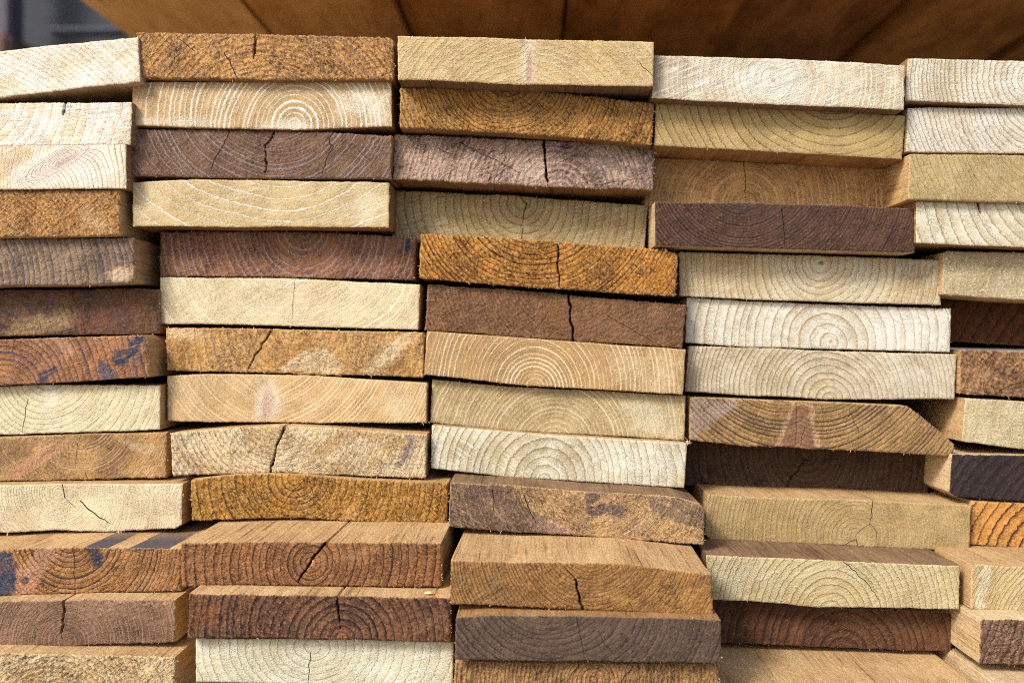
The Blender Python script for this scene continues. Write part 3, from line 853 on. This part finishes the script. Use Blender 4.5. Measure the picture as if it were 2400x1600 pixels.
pk('mottled plank blotched purple brown and tan with its upper right corner worn off', .028,
   [(1055, 1129), (1200, 1138), (1400, 1152), (1590, 1165), (1640, 1180), (1653, 1194)], [(1052, 1234), (1200, 1245), (1649, 1276)],
   c=(1390, 1100), s=(12, 12), a=(198, 160, 108), b=(140, 106, 76), l=(218, 180, 130), lw=.32, ls=.7, dash=.3, ro=.7, low=1.8, saw=(-30, .3, .3), sk=.7, side='b',
   ck=[(2, (1155, 1130), (1157, 1170), (1160, 1215)), (2.4, (1228, 1160), (1238, 1190), (1256, 1224))],
   pt=[('p', (96, 76, 70), .88, 1, [(1040, 1126), (1200, 1136), (1235, 1190), (1330, 1245), (1300, 1260), (1040, 1240)]),
       ('p', (100, 84, 86), .92, .7, [(1374, 1150), (1440, 1154), (1385, 1182), (1440, 1178), (1480, 1194), (1450, 1214), (1420, 1205), (1388, 1214), (1372, 1200)]),
       ('p', (112, 92, 80), .8, 1, [(1520, 1160), (1600, 1166), (1660, 1195), (1655, 1232), (1590, 1225), (1530, 1200)]), ('e', (196, 160, 140), .5, .7, 1300, 1235, 70, 20, 10)])
pk('brown plank with a crack widening to its bottom edge and a broad lit top face', .122,
   [(1057, 1313), (1200, 1317), (1461, 1321), (1560, 1335), (1668, 1347)], [(1055, 1415), (1357, 1429), (1500, 1434), (1672, 1442)],
   c=(1385, 1265), s=(8, 8), a=(164, 120, 66), b=(124, 88, 50), l=(84, 58, 38), lw=.3, ls=.6, dash=.4, ro=.6, low=1.6, saw=(32, .5, .3), side='t', rw=2.5,
   ck=[(2.6, (1321, 1326), (1340, 1345), (1349, 1357)), (6, (1349, 1357), (1353, 1380), (1360, 1405), (1366, 1432)), (1.6, (1473, 1410), (1481, 1422), (1484, 1434))], through=True, taper=False,
   pt=[('e', (196, 150, 82), .6, .6, 1450, 1405, 60, 14, 18), ('e', (120, 84, 52), .5, .8, 1200, 1390, 100, 40, 0)])
pk('dark grey brown plank second from the bottom of the third column', .136,
   [(1069, 1447), (1150, 1441), (1400, 1445), (1690, 1453)], [(1066, 1546), (1400, 1549), (1690, 1554)],
   c=(1290, 1350), s=(14, 14), a=(98, 78, 62), b=(72, 57, 48), l=(48, 41, 45), lw=.22, ls=.7, dash=.45, ro=.4, low=1.6, saw=(30, .45, .3), side='o', rw=3,
   ck=[(1.6, (1351, 1443), (1360, 1490), (1371, 1547)), (1.8, (1402, 1477), (1416, 1508), (1441, 1533)), (1.3, (1250, 1470), (1246, 1495))])
pk('rough brown plank cut off by the bottom edge with two slanting cracks', .126,
   [(1066, 1552), (1300, 1554), (1686, 1558)], [(1064, 1655), (1684, 1660)],
   c=(1390, 1590), s=(10, 10), a=(172, 130, 82), b=(112, 78, 48), l=(86, 60, 40), lw=.3, ls=.5, dash=.5, ro=.95, low=1.8, saw=(70, .4, .3),
   ck=[(2.4, (1357, 1556), (1340, 1578), (1322, 1604)), (3.2, (1483, 1560), (1468, 1580), (1446, 1606))])
# ---- fourth column
pk('pale plank with a complete round heart right of its middle, topmost of the fourth column', .008,
   [(1534, 129), (1840, 139), (2121, 153)], [(1528, 230), (1760, 243), (2119, 257)],
   c=(1812, 188), s=(15, 10), a=(222, 216, 196), b=(198, 172, 128), l=(238, 230, 208), lw=.32, ls=.8, dash=.2, ro=.12, low=1.6, saw=(21, .7, .35), side='b',
   pt=[('e', (220, 220, 206), .85, .7, 1812, 188, 90, 66, 0), ('e', (196, 160, 140), .9, .3, 1812, 188, 6, 6, 0), ('p', (168, 138, 96), .5, 1, [(1530, 130), (1600, 132), (1650, 180), (1600, 235), (1528, 232)])],
   ck=[])
pk('smooth olive tan plank with thin dark bowl rings, second in the fourth column', -.010,
   [(1537, 243), (1760, 249), (2122, 271)], [(1534, 341), (1840, 357), (2114, 373)],
   c=(1955, 195), s=(20, 19), ex=.85, a=(182, 156, 104), b=(164, 138, 90), l=(112, 92, 62), lw=.12, ls=.75, dash=.25, ro=.12, low=1.2, saw=(10, .35, .2), side='o')
pk('recessed brown plank with arched rings, set back above a dark chocolate plank', -.060,
   [(1516, 368), (1760, 380), (2085, 395)], [(1512, 486), (1760, 492), (2084, 502)],
   c=(1747, 478), s=(11, 12), a=(198, 154, 100), b=(146, 104, 62), l=(222, 186, 134), lw=.45, ls=.95, dash=.15, ro=.2, low=1.8, saw=(-15, .5, .3),
   ck=[(2.2, (1744, 377), (1747, 420), (1747, 470))])
pk('dark chocolate plank with one thin upright crack right of its middle', -.014,
   [(1535, 473), (1760, 476), (2000, 483), (2146, 489)], [(1536, 575), (1760, 581), (2144, 592)],
   c=(1745, 385), s=(7.5, 8), a=(92, 64, 50), b=(68, 48, 40), l=(48, 34, 34), lw=.34, ls=.75, dash=.25, ro=.45, low=1.2, saw=(20, .25, .2), side='p', rw=3.5,
   ck=[(3, (1832, 493), (1836, 530), (1841, 582))], pt=[('e', (52, 50, 62), .5, .7, 1735, 486, 50, 10, 25)])
pk('cream grey plank with a round heart and dark tick marks at its right end', -.040,
   [(1593, 591), (1760, 595), (2206, 610)], [(1593, 693), (1760, 702), (2205, 714)],
   c=(1924, 617), s=(19, 15), a=(218, 208, 178), b=(196, 172, 124), l=(168, 138, 110), lw=.16, ls=.7, dash=.3, ro=.12, low=1.6, saw=(25, .45, .3),
   pt=[('e', (140, 112, 92), .85, .5, 1925, 617, 9, 7, 0), ('p', (196, 166, 116), .5, 1, [(1590, 592), (1760, 596), (1790, 690), (1590, 690)])]
      + [('p', (112, 102, 98), .8, .4, [(x0 + 8, 620 + k), (x0 + 11, 620 + k), (x0 + 2, 652 + k), (x0 - 1, 652 + k)]) for k, x0 in enumerate((2090, 2112, 2130, 2146, 2158, 2172))])
pk('white plank with wide rings around a pink heart, middle of three pale planks', -.046,
   [(1611, 698), (1760, 706), (2229, 724)], [(1607, 801), (1760, 813), (2227, 824)],
   c=(1945, 801), s=(22, 19), a=(232, 228, 212), b=(198, 186, 156), l=(200, 166, 128), lw=.14, ls=.9, dash=.15, ro=.12, low=1.4, saw=(-30, .5, .15),
   pt=[('e', (196, 160, 146), .9, .4, 1946, 800, 6, 5, 0), ('p', (204, 172, 122), .6, .8, [(2112, 760), (2120, 760), (2120, 812), (2112, 812)]), ('e', (234, 232, 220), .6, .8, 2120, 770, 100, 50, 0)])
pk('pale plank with half round rings on its bottom edge, lowest of three pale planks', -.046,
   [(1615, 811), (1760, 816), (2242, 830)], [(1607, 917), (1760, 926), (1928, 934), (2238, 935)],
   tuft=[(1650, 811, 3, .004), (1676, 812, 4, .005), (1705, 813, 4, .005), (1836, 818, 4, .005)], c=(1945, 935), s=(17, 9), a=(212, 202, 176), b=(182, 164, 124), l=(176, 140, 104), lw=.2, ls=.75, dash=.2, ro=.12, low=1.4, saw=(-35, .5, .2),
   pt=[('p', (60, 48, 40), .8, .4, [(1903, 840), (1914, 834), (1926, 836), (1914, 839)]), ('p', (60, 48, 40), .8, .4, [(1998, 834), (2008, 840), (2016, 846), (2006, 842)]), ('e', (216, 208, 186), .6, .9, 2130, 880, 110, 60, 0)])
pk('olive brown plank with a triangular knot and a slanted right corner', -.036,
   [(1618, 931), (1760, 937), (1950, 944), (2125, 951), (2150, 967), (2196, 1006), (2238, 1042)], [(1618, 1030), (1760, 1045), (1920, 1051), (2234, 1068)],
   tuft=[(1612, 1034, 18, .004)], c=(1872, 745), s=(10, 10), a=(170, 134, 82), b=(128, 98, 62), l=(58, 48, 56), lw=.34, ls=.85, dash=.2, ro=.5, low=1.6, saw=(40, .4, .2), side='p',
   pt=[('p', (182, 162, 150), .7, 1, [(1615, 932), (1740, 938), (1650, 1010), (1618, 1030)]), ('p', (206, 166, 126), .8, .6, [(1858, 944), (1904, 946), (1922, 1050), (1816, 1046), (1838, 990)]), ('k', (140, 98, 70), .95, .4, [(1866, 948), (1894, 950), (1910, 1050), (1828, 1046), (1848, 990)])],
   **{'def': [(1880, 945, 1870, 1046, 30, 18)]}, ck=[(1.4, (1867, 950), (1868, 990), (1864, 1046)), (1.4, (1886, 1000), (1876, 1046)), (1.3, (1990, 958), (2012, 1010), (2012, 1054))], rw=3)
pk('dark brown recessed plank with a slanting black crack, under the triangular knot plank', -.088,
   [(1600, 1036), (1800, 1044), (2181, 1062)], [(1600, 1136), (1760, 1145), (2175, 1158)],
   c=(1890, 1068), s=(14, 14), a=(88, 66, 48), b=(62, 46, 36), l=(48, 36, 30), lw=.24, ls=.5, dash=.4, ro=.4, low=2.0, saw=(35, .4, .2),
   ck=[(4.4, (1889, 1074), (1872, 1098), (1853, 1122), (1841, 1146))], pt=[('e', (112, 84, 60), .8, .5, 1886, 1066, 9, 7, 0), ('e', (130, 96, 66), .7, .8, 1650, 1115, 18, 10, 50)])
pk('olive tan plank with a complete heart low on its end under a crooked crack', -.024,
   [(1660, 1159), (1760, 1164), (1984, 1170), (2276, 1184)], [(1652, 1250), (1664, 1265), (1760, 1269), (2273, 1290)],
   c=(2004, 1258), s=(12, 10), a=(178, 152, 102), b=(158, 130, 82), l=(204, 182, 138), lw=.26, ls=.6, dash=.3, ro=.2, low=1.4, saw=(-30, .4, .2), side='t',
   ck=[(2.4, (2045, 1173), (2041, 1194), (2043, 1210), (2038, 1227)), (1.6, (2038, 1227), (2012, 1248), (2004, 1258)), (1.8, (2004, 1264), (1990, 1270), (1976, 1278)), (1.6, (2040, 1227), (2055, 1247), (2053, 1274)), (2.6, (2007, 1264), (2009, 1280))],
   pt=[('e', (190, 168, 118), .6, .7, 2004, 1255, 44, 34, 0)])
pk('cream olive plank with arched rings in the shadow of the heart plank above', .040,
   [(1655, 1300), (1760, 1305), (2251, 1326)], [(1660, 1404), (1760, 1408), (1900, 1421), (2248, 1427)],
   c=(1945, 1436), s=(16, 15), a=(204, 190, 146), b=(180, 158, 108), l=(150, 122, 88), lw=.16, ls=.55, dash=.5, ro=.15, low=1.4, saw=(18, .55, .25), side='b',
   ck=[(2, (1975, 1314), (2005, 1340), (2040, 1375), (2062, 1408), (2066, 1424))], pt=[('e', (206, 198, 166), .5, .9, 1730, 1350, 80, 50, 0)])
pk('dark red brown recessed plank near the bottom of the fourth column', .020,
   [(1660, 1406), (1760, 1411), (1900, 1424), (2230, 1434)], [(1670, 1506), (1760, 1508), (2231, 1526)],
   c=(1973, 1530), s=(17, 19), a=(104, 68, 44), b=(74, 48, 33), l=(54, 36, 28), lw=.24, ls=.6, dash=.4, ro=.4, low=1.8, saw=(40, .3, .2), side='t',
   pt=[('e', (138, 84, 56), .6, .7, 1870, 1480, 16, 40, 20)])
pk('weathered plank jutting out at the bottom right, seen by its broad top face', .135,
   [(1690, 1640), (2365, 1662)], [(1690, 1745), (2360, 1770)],
   c=(2000, 1600), s=(12, 12), a=(200, 168, 116), b=(160, 124, 78), l=(120, 92, 60), ro=.4, side='t')
# ---- rightmost column
pk('pale plank in the top right corner with dark upright rings at its left end', .0,
   [(2128, 136), (2400, 143), (2720, 152)], [(2122, 235), (2400, 248), (2715, 262)],
   c=(2420, 182), s=(15, 8), a=(224, 218, 200), b=(198, 180, 144), l=(172, 152, 128), lw=.22, ls=.7, dash=.2, ro=.12, low=1.6, saw=(4, .55, .4), side='o',
   pt=[('e', (224, 220, 206), .7, .7, 2400, 190, 80, 60, 0)])
pk('pale plank with slanting close rings, second from the top on the right edge', -.008,
   [(2128, 253), (2400, 253), (2720, 256)], [(2125, 356), (2400, 359), (2715, 365)],
   c=(2440, 225), s=(12, 10), a=(224, 218, 202), b=(200, 186, 156), l=(156, 134, 112), lw=.22, ls=.7, dash=.35, ro=.12, low=1.8, saw=(-32, .6, .4), side='p')
pk('olive tan plank on the right edge beside the recessed arched plank', -.002,
   [(2132, 362), (2400, 364), (2720, 368)], [(2129, 467), (2400, 474), (2720, 483)],
   c=(2490, 270), s=(12, 11), a=(182, 160, 112), b=(164, 142, 96), l=(196, 176, 130), lw=.2, ls=.55, dash=.3, ro=.2, low=1.2, saw=(-40, .5, .25), side='t')
pk('whitish plank with a short black crack from its top edge on the right side', -.010,
   [(2147, 472), (2400, 476), (2740, 482)], [(2147, 570), (2400, 580), (2735, 592)],
   c=(2500, 420), s=(24, 24), a=(228, 222, 200), b=(196, 182, 144), l=(182, 152, 112), lw=.12, ls=.85, dash=.2, ro=.12, low=1.6, saw=(-20, .5, .2), side='o',
   ck=[(5, (2292, 474), (2297, 486), (2299, 499))])
pk('olive cream plank with wavy white rings below the short cracked whitish plank', -.030,
   [(2212, 592), (2222, 588), (2400, 592), (2810, 602)], [(2209, 690), (2400, 702), (2810, 722)],
   c=(2760, 790), s=(13, 13), a=(196, 180, 140), b=(164, 144, 104), l=(244, 232, 200), lw=.22, ls=1, dash=.05, ro=.15, low=1.4, saw=(4, .35, 1.5), side='p')
pk('dark chestnut plank deeply recessed on the right edge', -.085,
   [(2205, 703), (2400, 710), (2800, 722)], [(2205, 798), (2400, 809), (2800, 828)],
   c=(2650, 960), s=(24, 24), a=(96, 56, 32), b=(66, 38, 24), l=(46, 28, 20), lw=.3, ls=.5, dash=.3, ro=.5, low=1.6, saw=(80, .3, .2), side='o', rw=5)
pk('mottled speckled brown plank on the right edge below the chestnut one', -.042,
   [(2252, 819), (2400, 824), (2850, 836)], [(2250, 921), (2400, 931), (2850, 950)],
   c=(2480, 960), s=(14, 14), a=(166, 124, 84), b=(104, 72, 50), l=(190, 150, 110), lw=.3, ls=.4, dash=.5, ro=1.0, low=2.4, saw=(-35, .4, .3), side='t',
   ck=[(1.8, (2330, 923), (2365, 906), (2402, 892))])
pk('olive cream plank with wavy upright white rings behind the slanted corner', -.038,
   [(2262, 932), (2400, 941), (2860, 966)], [(2255, 1035), (2400, 1052), (2860, 1085)],
   c=(2760, 1060), s=(14, 13), a=(206, 190, 148), b=(176, 156, 112), l=(246, 234, 200), lw=.24, ls=1, dash=.05, ro=.15, low=1.4, saw=(3, .35, 1.4), side='t')
pk('almost black plank on the right edge', -.030,
   [(2232, 1064), (2400, 1067), (2830, 1076)], [(2226, 1152), (2243, 1165), (2400, 1174), (2830, 1190)],
   c=(2560, 1300), s=(20, 20), a=(60, 46, 44), b=(44, 35, 37), l=(36, 30, 34), lw=.3, ls=.5, ro=.5, low=1.4, saw=(40, .3, .2), side='p', rw=1.5, rim=(110, 90, 75))
pk('bright orange plank with thick dark rings on the right edge', -.032,
   [(2277, 1174), (2400, 1179), (2870, 1201)], [(2275, 1276), (2400, 1284), (2870, 1305)],
   c=(2520, 1345), s=(21, 21), a=(214, 152, 76), b=(186, 126, 58), l=(74, 54, 50), lw=.22, ls=.95, dash=.1, ro=.4, low=1.4, saw=(-30, .3, .2), side='t')
pk('olive cream plank with a pale streak at its left end, under the bright orange one', .045,
   [(2278, 1323), (2400, 1327), (2870, 1342)], [(2276, 1427), (2400, 1434), (2870, 1450)],
   c=(2560, 1520), s=(11, 10), a=(204, 180, 130), b=(176, 150, 100), l=(212, 192, 142), lw=.3, ls=.5, dash=.4, ro=.2, low=1.4, saw=(48, .6, .3), side='t',
   pt=[('p', (224, 216, 188), .7, 1, [(2305, 1325), (2325, 1325), (2306, 1432), (2282, 1430)])])
pk('purple brown speckled plank at the lower right with a pale left side face', .074,
   [(2300, 1452), (2400, 1453), (2900, 1459)], [(2297, 1556), (2400, 1558), (2900, 1565)],
   c=(1900, 1330), s=(18, 18), a=(136, 104, 82), b=(100, 75, 60), l=(72, 54, 50), lw=.3, ls=.7, dash=.2, ro=.95, low=1.2, sk=1.0, saw=(20, .3, .2), side='p')
pk('pale plank in the bottom right corner showing only its top face', .132,
   [(2385, 1642), (2960, 1660)], [(2380, 1745), (2960, 1765)],
   c=(2700, 1600), s=(12, 12), a=(214, 190, 144), b=(180, 146, 98), l=(140, 112, 76), ro=.4, side='p')

for k_, sp_ in enumerate(P):
    make_plank(k_, sp_)

# ------------------------------------------------------------------ what lies around the pile
def box_bm(name, x0, x1, y0, y1, z0, z1, mat, bevel=.0, seg=1):
    import bmesh
    bm = bmesh.new()
    bmesh.ops.create_cube(bm, size=1.0)
    for v in bm.verts:
        v.co = Vector(((x1 - x0) * v.co.x, (y1 - y0) * v.co.y, (z1 - z0) * v.co.z))
    if bevel:
        bmesh.ops.bevel(bm, geom=list(bm.edges), offset=bevel, segments=2, affect='EDGES')
    me = bpy.data.meshes.new(name)
    bm.to_mesh(me)
    bm.free()
    me.materials.append(mat)
    me.attributes.new('patch', 'FLOAT_COLOR', 'POINT').data.foreach_set('color', [0.0] * (4 * len(me.vertices)))
    o = bpy.data.objects.new(name, me)
    o.location = ((x0 + x1) / 2, (y0 + y1) / 2, (z0 + z1) / 2)
    COL.objects.link(o)
    return o


# the next bundle rests above: its lowest layer of boards is seen from below
H = 0.50
OV = {k: side_material('overhead ' + k, *c, spec=.0, big=1.0) for k, c in {
    'tan': ((250, 200, 130), (224, 166, 96), (160, 108, 58)),
    'gold': ((236, 180, 108), (200, 142, 78), (136, 88, 46)),
    'mid': ((212, 146, 78), (160, 104, 52), (96, 58, 30)),
    'brown': ((226, 162, 90), (184, 124, 62), (120, 74, 36)),
    'dark': ((196, 134, 76), (146, 96, 52), (90, 56, 30))}.items()}


def seam_x(pxx, py=42.0):
    dd = H / ((VY - py) * K)
    return (pxx - VX) * K * dd


edges = [240, 600, 937, 1325, 1732, 2120, 2500, 2880]
kinds = ['tan', 'gold', 'brown', 'mid', 'dark', 'mid', 'dark']
labs = ['lightest blurred board overhead, at the left end of the bundle above',
        'tan brown blurred board overhead above the second column',
        'brown blurred board overhead with a dark seam, above the tan spike knot plank',
        'plain brown blurred board overhead above the meeting of the third and fourth columns',
        'dark brown blurred board overhead above the plank with the complete round heart',
        'dark streaky board overhead towards the top right corner',
        'darkest board overhead beyond the top right corner']
for k in range(len(kinds)):
    x0, x1 = seam_x(edges[k]), seam_x(edges[k + 1])
    rr = np.random.RandomState(k + 3)
    dz = [.0, .002, .016, .010, .024, .012, .0][k]
    o = box_bm('plank', x0 + .003, x1 - .003, D + .42 + rr.rand() * .03, D + 2.7, CAMZ + H + dz, CAMZ + H + .038 + dz, OV[kinds[k]])
    tag(o, labs[k], 'plank', 'planks of the bundle overhead')

for k in range(3):
    x0, x1 = seam_x(240 + 920 * k), seam_x(240 + 920 * (k + 1))
    o = box_bm('plank', x0, x1, D + .46, D + 2.7, CAMZ + H + .066, CAMZ + H + .1, OV['dark'])  # added above the boards to block light and keep the seams dark
    tag(o, 'added second layer board blocking light above the ' + ('left seams', 'middle seams', 'right seams')[k], 'plank', 'added boards blocking light above the bundle overhead')

# chips left by the saw on the top faces
for (cx_, cy_, dep_, lab) in ((1004, 1391, D - .104, 'small pale wood chip lying on the dark red brown plank'),):
    px_ = K * dep_
    rs_ = np.random.RandomState(int(cx_))
    w_ = .0032 + .002 * rs_.rand()
    vv = [(-w_, 0, .0003), (w_ * .9, -.0006, .0004), (w_ * .7, .0022, .0022), (-w_ * .6, .0018, .0014),
          (-w_, .0002, 0), (w_ * .9, -.0004, 0), (w_ * .7, .0026, .0014), (-w_ * .6, .002, .0006)]
    me = mesh_from('wood_chip', vv, [(0, 1, 2, 3), (7, 6, 5, 4), (0, 4, 5, 1), (1, 5, 6, 2), (2, 6, 7, 3), (3, 7, 4, 0)])
    me.materials.append(FIBRE)
    o = bpy.data.objects.new('wood_chip', me)
    o.location = ((cx_ - VX) * px_, dep_, CAMZ - (cy_ - VY) * px_)
    COL.objects.link(o)
    tag(o, lab, 'wood chip', 'wood chips on the planks')

gm = plain('packed earth', (135, 126, 114))
me = mesh_from('ground', [(-60, -60, 0), (60, -60, 0), (60, 60, 0), (-60, 60, 0)], [(0, 1, 2, 3)])
me.materials.append(gm)
go_ = bpy.data.objects.new('ground', me)
COL.objects.link(go_)
tag(go_, kind='structure')


def at(pxx, py, y):
    return (pxx - VX) * K * y, CAMZ - (py - VY) * K * y


# far behind on the left: a dark shed wall with a few shapes in front of it, all out of focus
wm = plain('dark sheeting', (36, 39, 47))
y = 5.0
o = box_bm('shed_wall', -6.0, 1.5, y, y + .2, 0, 3.2, wm)
tag(o, 'dark blue grey shed wall far behind the pile at the top left', 'wall')
xa, _ = at(-12, 50, 4.7)
xb, _ = at(20, 50, 4.7)
o = box_bm('post', xa, xb, 4.7, 4.85, 0, 3.0, plain('pale grey post paint', (62, 61, 68)), .01)
tag(o, 'pale grey blurred post at the top left corner in front of the dark wall', 'post')
xa, za = at(108, 74, 4.6)
xb, zb = at(330, 62, 4.6)
o = box_bm('beam', xa, xb, 4.6, 4.7, za, zb, plain('grey beam', (62, 66, 76)), .01)
tag(o, 'grey blurred horizontal beam behind the top left planks', 'beam')
xa, za = at(-40, 160, 4.5)
xb, zb = at(46, 88, 4.5)
o = box_bm('crate', xa, xb, 4.4, 4.7, za, zb, plain('rust paint', (74, 50, 44)), .02)
tag(o, 'rusty brown blurred crate at the left edge behind the tilted cream plank', 'crate')
